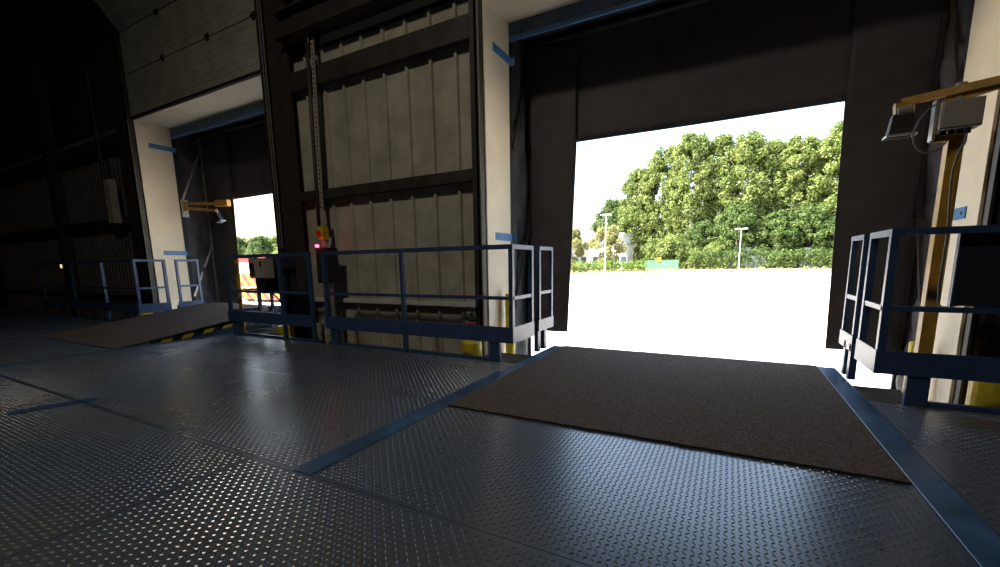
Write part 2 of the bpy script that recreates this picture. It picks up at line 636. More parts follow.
# ------------------------------------------------------------------ other walls, ceiling, ground
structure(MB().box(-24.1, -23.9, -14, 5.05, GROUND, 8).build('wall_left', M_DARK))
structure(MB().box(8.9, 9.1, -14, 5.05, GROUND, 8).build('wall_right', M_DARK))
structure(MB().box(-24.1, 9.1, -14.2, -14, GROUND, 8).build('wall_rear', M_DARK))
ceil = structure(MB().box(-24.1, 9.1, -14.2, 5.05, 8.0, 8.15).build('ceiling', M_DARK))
for x in (-20.5, -14.6, -10.85, -5.9, -2.6, 2.4):
    b = MB()
    b.bar((x, 4.6, 7.0), (x, -6, 7.75), 0.04, 0.40)
    b.bar((x, 4.6, 6.8), (x, -6, 7.55), 0.18, 0.03)
    b.build('rafter', M_STEEL, ceil)
for y in (3.2, 1.4, -0.4):
    MB().box(-23.8, 8.8, y - .04, y + .04, 7.72, 7.98).build('roof_purlin', M_STEEL, ceil)
structure(MB().box(-24, 9, -14, 4.9, GROUND - .2, GROUND).build('floor_hall', mat('hall_concrete', (0.16, 0.15, 0.14), 0.8, var=0.2)), 'concrete hall floor below the raised deck')


def yard_z(y):
    return GROUND + 0.010 * max(0.0, y - 5.05)


yb = MB()
yb.add([(-260, 4.9, GROUND - .02), (220, 4.9, GROUND - .02), (220, 98, yard_z(98)), (-260, 98, yard_z(98))], [(0, 1, 2, 3)])
yard = structure(yb.build('ground', M_YARD), 'sunlit pale concrete lorry yard')
yb = MB()
yb.add([(-260, 98, yard_z(98)), (220, 98, yard_z(98)), (220, 260, yard_z(98) + .5), (-260, 260, yard_z(98) + .5)], [(0, 1, 2, 3)])
structure(yb.build('ground_verge', M_LAWN), 'rough grass beyond the yard')
# ------------------------------------------------------------------ sectional doors


def sectional_door(n, xl, xr):
    b = MB()
    b.box(xl - .02, xr + .02, 4.405, 4.44, 3.855, 3.90)
    root = structure(b.build('door_%d' % n, M_BLACK), 'raised sectional door with ribbed pale panels over a loading bay')

    def section(p, q):
        """panel between two points in the y-z plane, ribbed on the inner face"""
        p, q = Vector(p), Vector(q)
        d = (q - p)
        L = d.length
        d.normalize()
        nrm = Vector((-d.z, d.y)) if False else Vector((-1 * d[1], d[0]))
        pts = []
        nr = 7
        for k in range(nr):
            a = L * k / nr
            c = L * (k + 1) / nr
            pts += [p + d * (a + .004), p + d * (a + .006) + nrm * .0035, p + d * (c - .006) + nrm * .0035, p + d * (c - .004)]
        back = [q - nrm * .04, p - nrm * .04]
        o = MB().prism([(v[0], v[1]) for v in pts + back], 0, xl + 0.02, xr - 0.02).build('door_section', M_DOOR, root)
        return fix_normals(o)

    ys = 4.41
    zj = [3.90, 4.635, 5.37]
    secs = [section((ys, zj[0]), (ys, zj[1] - .008)), section((ys, zj[1]), (ys, zj[2] - .008))]
    dirv = Vector((-0.61, 0.79)).normalized()
    p0 = Vector((ys, zj[2]))
    secs.append(section(p0, p0 + dirv * 0.735))
    secs.append(section(p0 + dirv * 0.743, p0 + dirv * 1.478))
    # oval window in the tilted section
    c = p0 + dirv * 0.40
    for wx in (xl + 1.42, xl + 2.85):
        ring = []
        nrm = Vector((-dirv[1], dirv[0]))
        for k in range(24):
            a = 2 * math.pi * k / 24
            ex = abs(math.cos(a)) ** 0.5 * math.copysign(1, math.cos(a)) * 0.33
            ey = abs(math.sin(a)) ** 0.5 * math.copysign(1, math.sin(a)) * 0.16
            ring.append((wx + ex, c[0] + dirv[0] * ey, c[1] + dirv[1] * ey))
        v1 = [(x, y + nrm[0] * .016, z + nrm[1] * .016) for x, y, z in ring]
        v0 = [(x, y - nrm[0] * .02, z - nrm[1] * .02) for x, y, z in ring]
        fs = [tuple(range(24)), tuple(range(47, 23, -1))] + [(i, (i + 1) % 24, 24 + (i + 1) % 24, 24 + i) for i in range(24)]
        fix_normals(sub(MB().add(v1 + v0, fs), 'window_pane', M_BLACK, secs[2], None))
    for sec, (cy, cz) in ((secs[0], (ys, zj[1])), (secs[1], (ys, zj[2]))):
        for hx in (xl + 1.37, xl + 2.75, xr - 0.12):
            hb = MB().box(hx, hx + .07, cy - .022, cy + .002, cz - .055, cz + .045)
            hb.tube([(hx - .015, cy - .024, cz), (hx + .085, cy - .024, cz)], .011, 8)
            sub(hb, 'hinge', M_BLACK, sec, None)
    return root


sectional_door(1, BAYS['l']['xl'], BAYS['l']['xr'])
sectional_door(2, BAYS['r']['xl'], BAYS['r']['xr'])

# ------------------------------------------------------------------ dock shelters


def dock_shelter(key, label, edge_l, edge_r, head_z):
    b = BAYS[key]
    xl, xr = b['xl'], b['xr']
    root = thing('dock_shelter', ((xl + xr) / 2, 5.1, GROUND), label, 'dock shelter')
    MB().box(xl - .02, xr + .02, 5.055, 5.17, 3.74, 3.872).box(xl - .02, xr + .02, 5.055, 5.075, 3.69, 3.74).build('head_beam', M_STRIP, root)
    MB().box(xl - .02, xr + .02, 5.048, 5.080, 3.655, 3.70).build('beam_edge', M_BRACKET, root)
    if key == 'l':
        MB().box(xl, xr, 5.035, 5.054, 3.832, 3.849).build('light_leak_strip', M_LEDGE, root)  # pale strip in place of a white slit of daylight at the beam
    for x in (xl - .06, xr):
        MB().box(x, x + .06, 5.055, 5.13, GROUND, 3.74).build('frame_post', M_BLACK, root)
    # brackets on the reveal panels
    for z in (3.44, 1.34):
        for x, s in ((xl, 1), (xr, -1)):
            g = MB()
            g.box(min(x + s * .001, x + s * .008), max(x + s * .001, x + s * .008), 4.64, 5.10, z - .045, z + .045)
            g.box(min(x + s * .008, x + s * .05), max(x + s * .008, x + s * .05), 5.092, 5.10, z - .045, z + .045)
            br = g.build('wall_bracket', M_BRACKET, root)
            h = MB().tube([(x + s * .008, 4.70, z), (x + s * .012, 4.70, z)], .012, 8)
            sub(h, 'bolt', M_STEEL, br, root)
    rnd = random.Random(5 + len(label))
    ph = [rnd.uniform(0, 6) for _ in range(8)]
    # roof sheet
    def roof(u, v):
        return (xl - .05 + u * (xr - xl + .1), 5.10 + v * 0.60, 3.905 - 0.04 * math.sin(math.pi * v) + 0.008 * math.sin(u * 31 + ph[0]))
    solidify(MB().sheet(roof, 40, 6).build('roof_sheet', M_CURTAIN, root, True), .006)
    # side sheets with folds
    for x, s in ((xl - .04, 1), (xr + .04, -1)):
        def side(u, v, x=x, s=s):
            z = GROUND + .1 + v * (3.93 - GROUND - .1)
            y = 5.10 + u * 0.56
            w = math.sin(math.pi * u)
            f = 0.045 * math.sin(z * 2.2 + u * 5 + ph[1]) + 0.022 * math.sin(z * 6.5 - u * 9 + ph[2]) + 0.012 * math.sin(z * 14 + u * 15 + ph[3])
            return (x + s * (0.02 + w * f), y, z)
        solidify(MB().sheet(side, 12, 90).build('side_sheet', M_CURTAIN, root, True), .006)
    # front frame
    MB().tube([(xl - .03, 5.60, 3.80), (xr + .03, 5.60, 3.80)], .028, 10).build('front_bar', M_CURTAIN, root, True)
    for x in (xl + .02, xr - .02):
        gm = M_GALV if (key == 'l' and x < xl + 1) else M_STEEL
        MB().box(x - .02, x + .02, 5.57, 5.61, GROUND + .25, 3.80).build('front_post', gm, root)
    # pantograph struts between wall and front frame
    for x in (xl + .025, xr - .025):
        gm = M_GALV if (key == 'l' and x < xl + 1) else M_STEEL
        for za, zb in ((3.50, 2.43), (1.47, 0.42)):
            g = MB().bar((x, 5.57, za), (x, 5.10, zb), .022, .04)
            st = g.build('strut', gm, root)
            sub(MB().box(x - .03, x + .03, 5.54, 5.60, za - .07, za + .07), 'strut_bracket', gm, st, root)
        MB().bar((x, 5.58, 3.80), (x + .0, 5.48, 3.64), .02, .03).build('corner_brace', gm, root)
    # head curtain behind, side curtains in front
    def head(u, v):
        x = xl - .04 + u * (xr - xl + .08)
        z = 3.90 - v * (3.90 - head_z)
        return (x, 5.645 + 0.010 * v * math.sin(x * 2.4 + ph[4]), z)
    solidify(MB().sheet(head, 60, 16).build('head_curtain', M_CURTAIN, root, True), .006)
    for side_i, (xa, e) in enumerate(((xl - .04, edge_l), (xr + .04, edge_r))):
        def cur(u, v, xa=xa, e=e):
            z = 3.78 - v * (3.78 - 0.06 + (0.06 if side_i else 0) * 0)
            top, bot = e
            t = min(1, max(0, (2.5 - z) / 2.4))
            xe = top + (bot - top) * t
            x = xa + (xe - xa) * u
            k = max(0, v - .25)
            return (x, 5.612 - 0.012 + k * 0.02 * math.sin(x * 7 + ph[5]) - k * 0.05 * u * u * (1 if side_i else -.4), z)
        solidify(MB().sheet(cur, 14, 40).build('side_curtain', M_CURTAIN, root, True), .006)
    for xe in (edge_l[0] - .015, ):
        MB().box(xe - .01, xe + .01, 5.578, 5.592, head_z - .02, 3.42).box(xe - .01, xe + .04, 5.578, 5.592, 3.42, 3.44).build('stiffener', M_BLACK, root)
    return root


dock_shelter('r', 'black dock shelter curtains framing the wide open bay with the flat mat', (-1.845, -1.945), (0.892, 0.945), 2.545)
dock_shelter('l', 'black dock shelter curtains in the bay with the raised sloping mat', (-9.32, -9.46), (-6.86, -6.80), 2.45)

# ------------------------------------------------------------------ levellers and mats
dl = thing('dock_leveller', (-8.19, 2.40, 0), 'raised steel dock leveller ramp with black and yellow side stripes', 'dock leveller')
SL = (0.305 / 2.35)
x0, x1 = -9.44, -6.93
yA, yB, zB = 2.41, 4.76, 0.305
fix_normals(MB().prism([(yA, -.012), (yB, zB - .012), (yB, zB - .07), (yA, -.03)], 0, x0, x1).build('deck', M_STRIP, dl))
fix_normals(MB().prism([(yB, zB - .012), (5.16, zB - .018), (5.16, zB - .05), (yB, zB - .05)], 0, x0 + .06, x1 - .06).build('lip', M_STRIP, dl))
for x, nm in ((x1 - .008, 'r'), (x0, 'l')):
    g = MB().prism([(2.62, 0.0275 - .02), (yB, zB - .014), (yB, zB - .105), (2.75, -.055)], 0, x, x + .008)
    fix_normals(g.build('hazard_strip', M_HAZ, dl))
    g = MB().prism([(2.75, -.055), (yB, zB - .105), (yB, -.32), (2.75, -.32)], 0, x + .001, x + .007)
    fix_normals(g.build('side_plate', M_STRIP, dl))

rnd = random.Random(3)


def make_mat(pts_far, xa, xb, label):
    """gritty mat following a profile of (y,z) points from its near edge; slightly ragged cut edge"""
    nx = 60
    prof = pts_far
    vs, fs = [], []
    t = .012
    for j, (y, z) in enumerate(prof):
        for i in range(nx + 1):
            x = xa + (xb - xa) * i / nx
            yy = y + (rnd.uniform(-.006, .006) if j == 0 else 0)
            vs.append((x, yy, z + t))
    n = (nx + 1)
    m = len(prof)
    top = len(vs)
    for (x, y, z) in list(vs):
        vs.append((x, y, z - t))
    for j in range(m - 1):
        for i in range(nx):
            fs.append((j * n + i, j * n + i + 1, (j + 1) * n + i + 1, (j + 1) * n + i))
            fs.append((top + j * n + i + 1, top + j * n + i, top + (j + 1) * n + i, top + (j + 1) * n + i + 1))
    for j in range(m - 1):
        a, b = j * n, (j + 1) * n
        fs.append((a, b, top + b, top + a))
        a, b = j * n + nx, (j + 1) * n + nx
        fs.append((b, a, top + a, top + b))
    ntop = len(fs)
    for i in range(nx):
        fs.append((i + 1, i, top + i, top + i + 1))
        a = (m - 1) * n
        fs.append((a + i, a + i + 1, top + a + i + 1, top + a + i))
    o = MB().add(vs, fs).build('entrance_mat', M_MAT)
    o.data.materials.append(M_MATEDGE)
    for k in range(ntop, len(fs)):
        o.data.polygons[k].material_index = 1
    return tag(o, label, 'mat', 'gritty mats on the two loading ramps')


make_mat([(2.415 + 2.455 * k / 6, 0.0028) for k in range(7)], -1.73, 0.772, 'flat brown gritty mat lying level across the wide open bay')
make_mat([(2.415, -.011)] + [(2.415 + (4.76 - 2.415) * k / 6, -.0115 + .3055 * k / 6) for k in range(1, 7)] + [(4.95, zB - .0135), (5.14, zB - .0165)], -9.44, -6.935, 'brown gritty mat sloping up on the raised leveller ramp')

# ------------------------------------------------------------------ railings
TOP, MID, KT, KB = 1.195, 0.665, 0.375, 0.212
TB = 0.045


def rail_run(label, xc, xe, posts, legs, extra_full=()):
    """railing from the corner post at xc along the deck edge to xe, with a short return towards the door at xc"""
    s = 1 if xe > xc else -1
    Y = 3.815
    root = thing('safety_railing', (xc, Y, 0), label, 'railing')
    h = TB / 2
    MB().bar((xc - s * h, Y, TOP - h), (xe, Y, TOP - h), TB, TB).build('top_rail', M_RAIL, root)
    MB().bar((xc - s * h, Y, MID), (xe, Y, MID), .035, .035).build('mid_rail', M_RAIL, root)
    MB().box(min(xc - s * .03, xe), max(xc - s * .03, xe), Y - .035, Y - .025, KB, KT).box(min(xc, xe), max(xc, xe), Y - .025, Y + .03, KB, KB + .01).build('toe_plate', M_RAIL, root)
    for x in [xc] + list(posts):
        MB().box(x - h, x + h, Y - h, Y + h, KB + .012, TOP - TB).build('post', M_RAIL, root)
    for x in extra_full:
        MB().box(x - h, x + h, Y - h, Y + h, 0.002, KB).build('leg', M_RAIL, root)
    for x in legs:
        MB().box(x - .06, x + .06, Y - .02, Y + .02, 0.002, KB).build('leg', M_RAIL, root)
    # return towards the door
    Y2 = 4.31
    MB().bar((xc, Y + h, TOP - h), (xc, Y2, TOP - h), TB, TB).build('return_rail', M_RAIL, root)
    MB().bar((xc, Y + h, MID), (xc, Y2 - .02, MID), .035, .035).build('return_rail', M_RAIL, root)
    MB().box(xc - h, xc + h, Y2 - .045, Y2, KT - .05, TOP - TB).build('post', M_RAIL, root)
    MB().box(min(xc - s * .03, xc - s * .02), max(xc - s * .03, xc - s * .02), Y - .025, Y2 + .0, KB, KT).build('toe_plate', M_RAIL, root)
    return root


def end_frame(label, xc, s, group=None):
    """free-standing narrow frame between the return and the doorway"""
    root = thing('railing_frame', (xc, 4.70, 0), label, 'railing')
    ya, yb = 4.50, 4.875
    h = .02
    for y in (ya, yb):
        MB().box(xc - h, xc + h, y - h, y + h, .30, TOP - .04).build('post', M_RAIL, root)
    MB().bar((xc, ya - h, TOP - .02), (xc, yb + h, TOP - .02), .045, .04).build('top_rail', M_RAIL, root)
    MB().bar((xc, ya + h, MID + .01), (xc, yb - h, MID + .01), .035, .035).build('mid_rail', M_RAIL, root)
    MB().box(min(xc - s * .03, xc - s * .02), max(xc - s * .03, xc - s * .02), ya - .06, yb + .02, .24, .37).build('toe_plate', M_RAIL, root)
    for y in (ya - .03, ya + .16):
        MB().box(xc - .03, xc + .02, y - .035, y + .035, .004, .30).build('leg', M_RAIL, root)
    return root


rail_run('long blue railing in front of the cladding, ending at the flat mat', -1.908, -4.60, (-3.30, -4.58), (-2.105, -4.47), (-3.30,))
rail_run('blue railing carrying the grey control box beside the raised leveller', -6.73, -4.84, (-5.47, -4.865), (-6.62,), (-5.47, -4.865))
rail_run('blue railing leading away from the raised leveller into the dark', -9.60, -14.2, (-10.93, -12.4, -14.1), (-9.76,), (-10.93, -12.4, -14.1))
rail_run('blue railing beside the ochre lamp post at the wide bay', 0.955, 5.0, (2.35, 3.7, 4.95), (1.17,), (2.35, 3.7, 4.95))
end_frame('narrow blue frame by the yellow bollard at the flat mat', -1.908, -1)
end_frame('narrow blue frame on the lamp post side of the flat mat', 0.955, 1)
end_frame('narrow blue frame beside the raised ramp, near the cream panel with folded boom', -9.60, -1)
end_frame('narrow blue frame beside the raised ramp, behind the grey control box', -6.73, 1)

# ------------------------------------------------------------------ bollards


def bollard(x, y, r, ztop, label):
    root = thing('bollard', (x, y, GROUND), label, 'bollard')
    MB().tube([(x, y, GROUND), (x, y, ztop - .02)], r, 20).build('pipe', M_YELLOW, root, False)
    MB().tube([(x, y, ztop - .02), (x, y, ztop - .005), (x, y, ztop)], [r, r * .93, r * .8], 20).build('cap', M_YELLOW, root)
    MB().tube([(x, y, GROUND), (x, y, GROUND + .02)], r * 1.3, 20).build('base_plate', M_STEEL, root)
    return root


bollard(-2.62, 4.18, .120, .125, 'thick yellow bollard in front of the ribbed cladding beside the flat-mat bay')
bollard(-2.425, 4.80, .060, .64, 'slim yellow post against the cream panel by the flat mat')
bollard(1.68, 4.18, .120, .170, 'thick yellow bollard behind the railing with the ochre lamp post')
bollard(1.44, 4.80, .055, .30, 'short slim yellow post behind the ochre lamp post')
bollard(-6.00, 4.18, .120, .125, 'thick yellow bollard below the grey control box railing')
bollard(-10.32, 4.18, .120, .15, 'thick yellow bollard beside the raised leveller, by the cream panel')
gp = thing('guide_post', (-6.855, 4.05, 0.005), 'slim ochre post standing beside the raised ramp, before the red trailer', 'post')
MB().tube([(-6.855, 4.05, .005), (-6.855, 4.05, 1.13)], .030, 14).build('pole', M_OCHRE, gp)
MB().box(-6.905, -6.805, 4.0, 4.1, .0045, .014).build('foot_plate', M_OCHRE, gp)

# ------------------------------------------------------------------ dock lights
# post-mounted light in the right-hand bay
pl = thing('dock_light', (1.30, 4.22, GROUND), 'ochre steel post with folding boom, floodlight and grey junction box', 'dock light')
MB().box(1.262, 1.342, 4.18, 4.26, GROUND, 2.05).build('post', M_OCHRE, pl)
MB().box(1.20, 1.40, 4.12, 4.32, GROUND, GROUND + .02).build('base_plate', M_OCHRE, pl)
bx = MB().box(1.17, 1.375, 4.06, 4.175, 1.845, 2.02).build('junction_box', M_GREYBOX, pl)
sub(MB().box(1.177, 1.368, 4.050, 4.06, 1.852, 2.013), 'lid', M_GREYBOX, bx, pl)
for x in (1.21, 1.25, 1.29, 1.33):
    sub(MB().tube([(x, 4.12, 1.845), (x, 4.12, 1.815)], .016, 10), 'cable_gland', M_BLACK, bx, pl)
MB().box(1.150, 1.166, 4.10, 4.17, 1.79, 2.05).build('mounting_plate', M_GALV, pl)
MB().box(1.166, 1.262, 4.176, 4.20, 1.79, 1.84).build('mounting_foot', M_OCHRE, pl)
pA, pB = Vector((1.02, 4.32, 2.115)), Vector((1.95, 3.86, 2.115))
MB().bar(pA, pB, .03, .05).build('boom_arm', M_OCHRE, pl)
MB().bar((1.24, 4.24, 2.06), (1.95, 3.90, 2.19), .03, .06).build('boom_arm', M_OCHRE, pl)
MB().tube([(1.30, 4.22, 2.03), (1.30, 4.22, 2.16)], .03, 12).build('pivot', M_GALV, pl)
# lamp head: yoke and floodlight
hc = Vector((1.03, 4.31, 2.06))
yk = MB()
for dx in (-.045, .06):
    yk.bar(hc + Vector((dx, 0, .045)), hc + Vector((dx * .9, -.02, -.03)), .012, .035)
yk.bar(hc + Vector((-.05, 0, .045)), hc + Vector((.065, 0, .045)), .035, .014)
yk.build('yoke', M_OCHRE, pl)
MB().tube([hc + Vector((-.03, -.02, -.01)), hc + Vector((.04, -.02, -.01))], [.03, .036], 14).build('lamp_socket', M_GALV, pl)
hd = MB()
dn = Vector((0.02, 0.05, -1)).normalized()
for (a, b, wx, wy) in ((.03, .17, .10, .07),):
    p0, p1 = hc + dn * a, hc + dn * b
    hd.add([p0 + Vector((-wx * .55, -wy * .5, 0)), p0 + Vector((wx * .55, -wy * .5, 0)), p0 + Vector((wx * .55, wy * .5, 0)), p0 + Vector((-wx * .55, wy * .5, 0)),
            p1 + Vector((-wx * .75, -wy * .7, 0)), p1 + Vector((wx * .75, -wy * .7, 0)), p1 + Vector((wx * .75, wy * .7, 0)), p1 + Vector((-wx * .75, wy * .7, 0))],
           [(0, 3, 2, 1), (4, 5, 6, 7), (0, 1, 5, 4), (1, 2, 6, 5), (2, 3, 7, 6), (3, 0, 4, 7)])
head = hd.build('floodlight', M_BLACK, pl)
p1 = hc + dn * .175
fr = MB()
fr.bar(p1 + Vector((-.085, -.052, 0)), p1 + Vector((.085, -.052, 0)), .01, .014).bar(p1 + Vector((-.085, .052, 0)), p1 + Vector((.085, .052, 0)), .01, .014)
fr.bar(p1 + Vector((-.082, -.052, 0)), p1 + Vector((-.082, .052, 0)), .01, .014).bar(p1 + Vector((.082, -.052, 0)), p1 + Vector((.082, .052, 0)), .01, .014)
sub(fr, 'rim', M_GALV, head, pl)


def smooth_path(pts, n=10):
    pts = [Vector(p) for p in pts]
    out = []
    P = [pts[0]] + pts + [pts[-1]]
    for i in range(1, len(P) - 2):
        for k in range(n):
            t = k / n
            a, b, c, d = P[i - 1], P[i], P[i + 1], P[i + 2]
            out.append(.5 * ((2 * b) + (-a + c) * t + (2 * a - 5 * b + 4 * c - d) * t * t + (-a + 3 * b - 3 * c + d) * t ** 3))
    out.append(pts[-1])
    return out


Yc = 4.12
cpts = [at_y(x, y, Yc) for x, y in ((938, 103), (925, 113), (914, 131), (915, 146), (925, 153), (938, 149), (947, 141))]
MB().tube(smooth_path(cpts), .006, 6).build('cable', M_CABLE, pl, True)
cpts = [at_y(x, y, 4.10) for x, y in ((967, 128), (965, 142), (959, 152), (952, 175), (949, 210), (947, 235), (940, 280), (938, 300))]
MB().tube(smooth_path(cpts), .007, 6).build('cable', M_CABLE, pl, True)
cpts = [at_y(x, y, 4.08) for x, y in ((938, 300), (940, 306), (948, 307), (962, 305), (985, 306), (998, 300))]
MB().tube(smooth_path(cpts), .007, 6).build('cable', M_CABLE, pl, True)

# wall-mounted light in the left bay
xl = BAYS['l']['xl']
wl = thing('dock_light', (xl, 5.08, 2.33), 'folding yellow boom with small floodlight on the cream panel of the raised-leveller bay', 'dock light')
MB().box(xl + .002, xl + .03, 5.075, 5.20, 2.10, 2.45).build('wall_plate', M_GALV, wl)
a0 = Vector((xl + .05, 5.13, 2.37))
a1 = Vector((-9.42, 5.36, 2.33))
MB().bar(a0, a1, .035, .055).build('boom_arm', M_OCHRE, wl)
MB().bar(a0 + Vector((0, 0, -.09)), a1 + Vector((-.10, -.04, -.13)), .035, .055).build('boom_arm', M_OCHRE, wl)
MB().tube([a0 + Vector((0, 0, -.15)), a0 + Vector((0, 0, .06))], .03, 12).build('pivot', M_OCHRE, wl)
e = a1 + Vector((.10, .03, 0))
MB().bar(a1 + Vector((-.08, -.02, .01)), e + Vector((.12, .03, .01)), .10, .12).build('gear_box', M_OCHRE, wl)
q = a1 + Vector((-.06, -.06, -.17))
MB().bar(q + Vector((-.05, 0, .04)), q + Vector((.05, 0, .04)), .02, .03).bar(q + Vector((.05, 0, .04)), q + Vector((.05, 0, -.05)), .02, .03).build('yoke', M_OCHRE, wl)
l2 = MB().bar(q + Vector((0, 0, -.03)), q + Vector((.10, .02, -.20)), .10, .12).build('floodlight', M_BLACK, wl)
sub(MB().bar(q + Vector((.10, .02, -.19)), q + Vector((.105, .021, -.205)), .13, .15), 'rim', M_GALV, l2, wl)

# ------------------------------------------------------------------ control boards and boxes on the railings
cb = thing('control_board', (-5.74, 4.0, .65), 'dark back board on the railing by the raised leveller, carrying a grey box', 'control panel')
MB().box(-6.33, -5.40, 4.001, 4.013, .655, 1.15).build('board', M_NAVY, cb)
MB().box(-6.34, -5.39, 3.840, 4.020, .640, .655).build('bottom_angle', M_RAIL, cb)
gb = thing('control_box', (-5.730, 3.727, .87), 'beige grey leveller control box with dark switch panel', 'control box')
MB().box(-5.890, -5.560, 3.647, 3.788, .865, 1.13).build('enclosure', M_GREYBOX, gb)
MB().box(-5.880, -5.570, 3.639, 3.647, .875, 1.12).build('lid', M_GREYBOX, gb)
MB().box(-5.870, -5.760, 3.635, 3.639, .90, 1.07).build('switch_panel', M_STEEL, gb)
for z in (.94, .99, 1.04):
    MB().tube([(-5.815, 3.635, z), (-5.815, 3.623, z)], .014, 10).build('push_button', M_RED if z < .95 else M_BLACK, gb)
MB().box(-5.625, -5.595, 3.627, 3.639, 1.02, 1.09).build('isolator', M_BLACK, gb)
MB().tube(smooth_path([(-5.710, 3.727, .865), (-5.720, 3.745, .72), (-5.680, 3.90, .56), (-5.690, 4.038, .25), (-5.660, 4.038, -.1)]), .012, 8).build('cable', M_BLACK, gb, True)
rb = thing('control_board', (1.6, 3.9, .68), 'dark navy board behind the railing with the ochre lamp post', 'control panel')
MB().box(1.295, 2.30, 3.862, 3.885, .69, 1.17).build('board', M_NAVY, rb)
MB().box(1.285, 1.295, 3.855, 3.895, .68, 1.17).build('edge_trim', M_RAIL, rb)

# ------------------------------------------------------------------ door control conduit between the bays
dc = thing('door_control', (-5.0, 4.30, 0), 'leaning black conduit and perforated tray with yellow emergency stop', 'door control')
YC = 4.36
pt = lambda x, y, Y=YC: at_y(x, y, Y)
MB().tube([pt(307, 43), pt(312, 120), pt(316.5, 190), pt(319, 226)], .026, 10).build('conduit', M_STEEL, dc, True)
ty = [pt(312, 37, 4.40), pt(316, 110, 4.40), pt(321.5, 200, 4.40), pt(323, 224, 4.40)]
for i in range(len(ty) - 1):
    tr = MB().bar(ty[i], ty[i + 1], .055, .02, (0, 1, 0)).build('cable_tray', M_GREYBOX, dc)
    n = int((ty[i + 1] - ty[i]).length / .06)
    hb = MB()
    for k in range(n):
        c = ty[i].lerp(ty[i + 1], (k + .5) / n) + Vector((0, -.011, 0))
        hb.box(c.x - .014, c.x + .014, c.y - .002, c.y, c.z - .012, c.z + .012)
    hole = sub(hb, 'slot_row', M_BLACK, tr, dc)
    hole['kind'] = 'stuff'
MB().tube(smooth_path([pt(287, 40), pt(289, 31), pt(295, 23), pt(302, 24), pt(307, 33), pt(308, 44)]), .009, 8).build('cable', M_CABLE, dc, True)
es = pt(322.5, 233, 4.30)
eb = MB().box(es.x - .055, es.x + .055, 4.26, 4.36, es.z - .09, es.z + .09).build('stop_box', M_YELLOW, dc)
sub(MB().tube([(es.x - .01, 4.26, es.z), (es.x - .01, 4.235, es.z), (es.x - .01, 4.225, es.z)], [.022, .036, .03], 16), 'stop_button', M_RED, eb, dc)
for dx in (-.03, .0, .035):
    MB().tube([(es.x + dx, 4.30, es.z - .11), (es.x + dx, 4.30, es.z - .19)], .016, 8).build('cable_gland', M_TAPE, dc)
    MB().tube([(es.x + dx + .02, 4.33, es.z + .11), (es.x + dx + .01, 4.33, es.z + .30)], .014, 8).build('cable', M_TAPE, dc)
b0 = pt(324, 247, 4.20)
MB().box(b0.x - .13, b0.x + .10, 4.16, 4.34, .78, b0.z - .01).build('switch_box', M_BLACK, dc)
ld = pt(317, 246, 4.15)
MB().tube([(ld.x, 4.165, ld.z), (ld.x, 4.14, ld.z), (ld.x, 4.13, ld.z)], [.022, .022, .015], 12).build('indicator_lamp', M_REDLED, dc)
MB().tube([(b0.x + .03, 4.25, .78), (b0.x + .03, 4.25, GROUND)], .03, 10).build('conduit', M_GALV, dc)
MB().tube([(b0.x - .07, 4.25, .78), (b0.x - .07, 4.25, GROUND)], .03, 10).build('conduit', M_STEEL, dc)
for x, w in ((-4.86, .05), (-4.68, .06)):
    pass
for px, w in ((319, .07), (328.5, .085)):
    c = at_y(px, 339, 4.10)
    MB().tube([(c.x, 4.10, -.16), (c.x, 4.10, .05), (c.x, 4.10, .06), (c.x, 4.10, .21)], [w, w * .95, w * 1.05, w * .9], 12).build('sleeve', M_TAPE, dc)

# chain of the door hoist by the big column
ch = thing('hoist_chain', (-6.17, 4.36, 1.0), 'thin steel hand chain hanging in front of the big dark column', 'chain')
for dx in (0, .06):
    g = MB()
    z = 1.3
    i = 0
    x = -6.20 + dx
    while z < 6.6:
        c = Vector((x, 4.37, z))
        if i % 2:
            g.bar(c, c + Vector((0, 0, .05)), .006, .022)
        else:
            g.bar(c, c + Vector((0, 0, .05)), .022, .006)
        z += .042
        i += 1
    g.build('chain_strand', M_GALV, ch)

# prohibition sign on the cladding next to the door track
sg = thing('warning_sign', (-2.86, 4.52, .38), 'small round prohibition sign low on the cladding by the door track', 'sign')
sx, sz = -2.80, .40
MB().box(sx - .13, sx + .085, 4.522, 4.526, sz - .17, sz + .13).build('sign_plate', M_SIGNW, sg)
ring = MB()
vs, fs = [], []
for k in range(28):
    a = 2 * math.pi * k / 28
    for r in (.088, .106):
        vs.append((sx - .02 + r * math.cos(a), 4.520, sz + r * math.sin(a)))
for k in range(28):
    j = (k + 1) % 28
    fs.append((2 * k, 2 * k + 1, 2 * j + 1, 2 * j))
solidify(MB().add(vs, fs).build('ring', M_BLACK, sg), .002)
star = MB()
for a in (0.3, 1.2, 2.2, 3.3, 4.1, 5.2):
    star.bar((sx - .02, 4.520, sz), (sx - .02 + .065 * math.cos(a), 4.520, sz + .065 * math.sin(a)), .003, .018, (0, 1, 0))
star.build('pictogram', M_BLACK, sg)
MB().box(sx - .12, sx + .075, 4.519, 4.522, sz - .16, sz - .125).build('red_band', M_RED, sg)

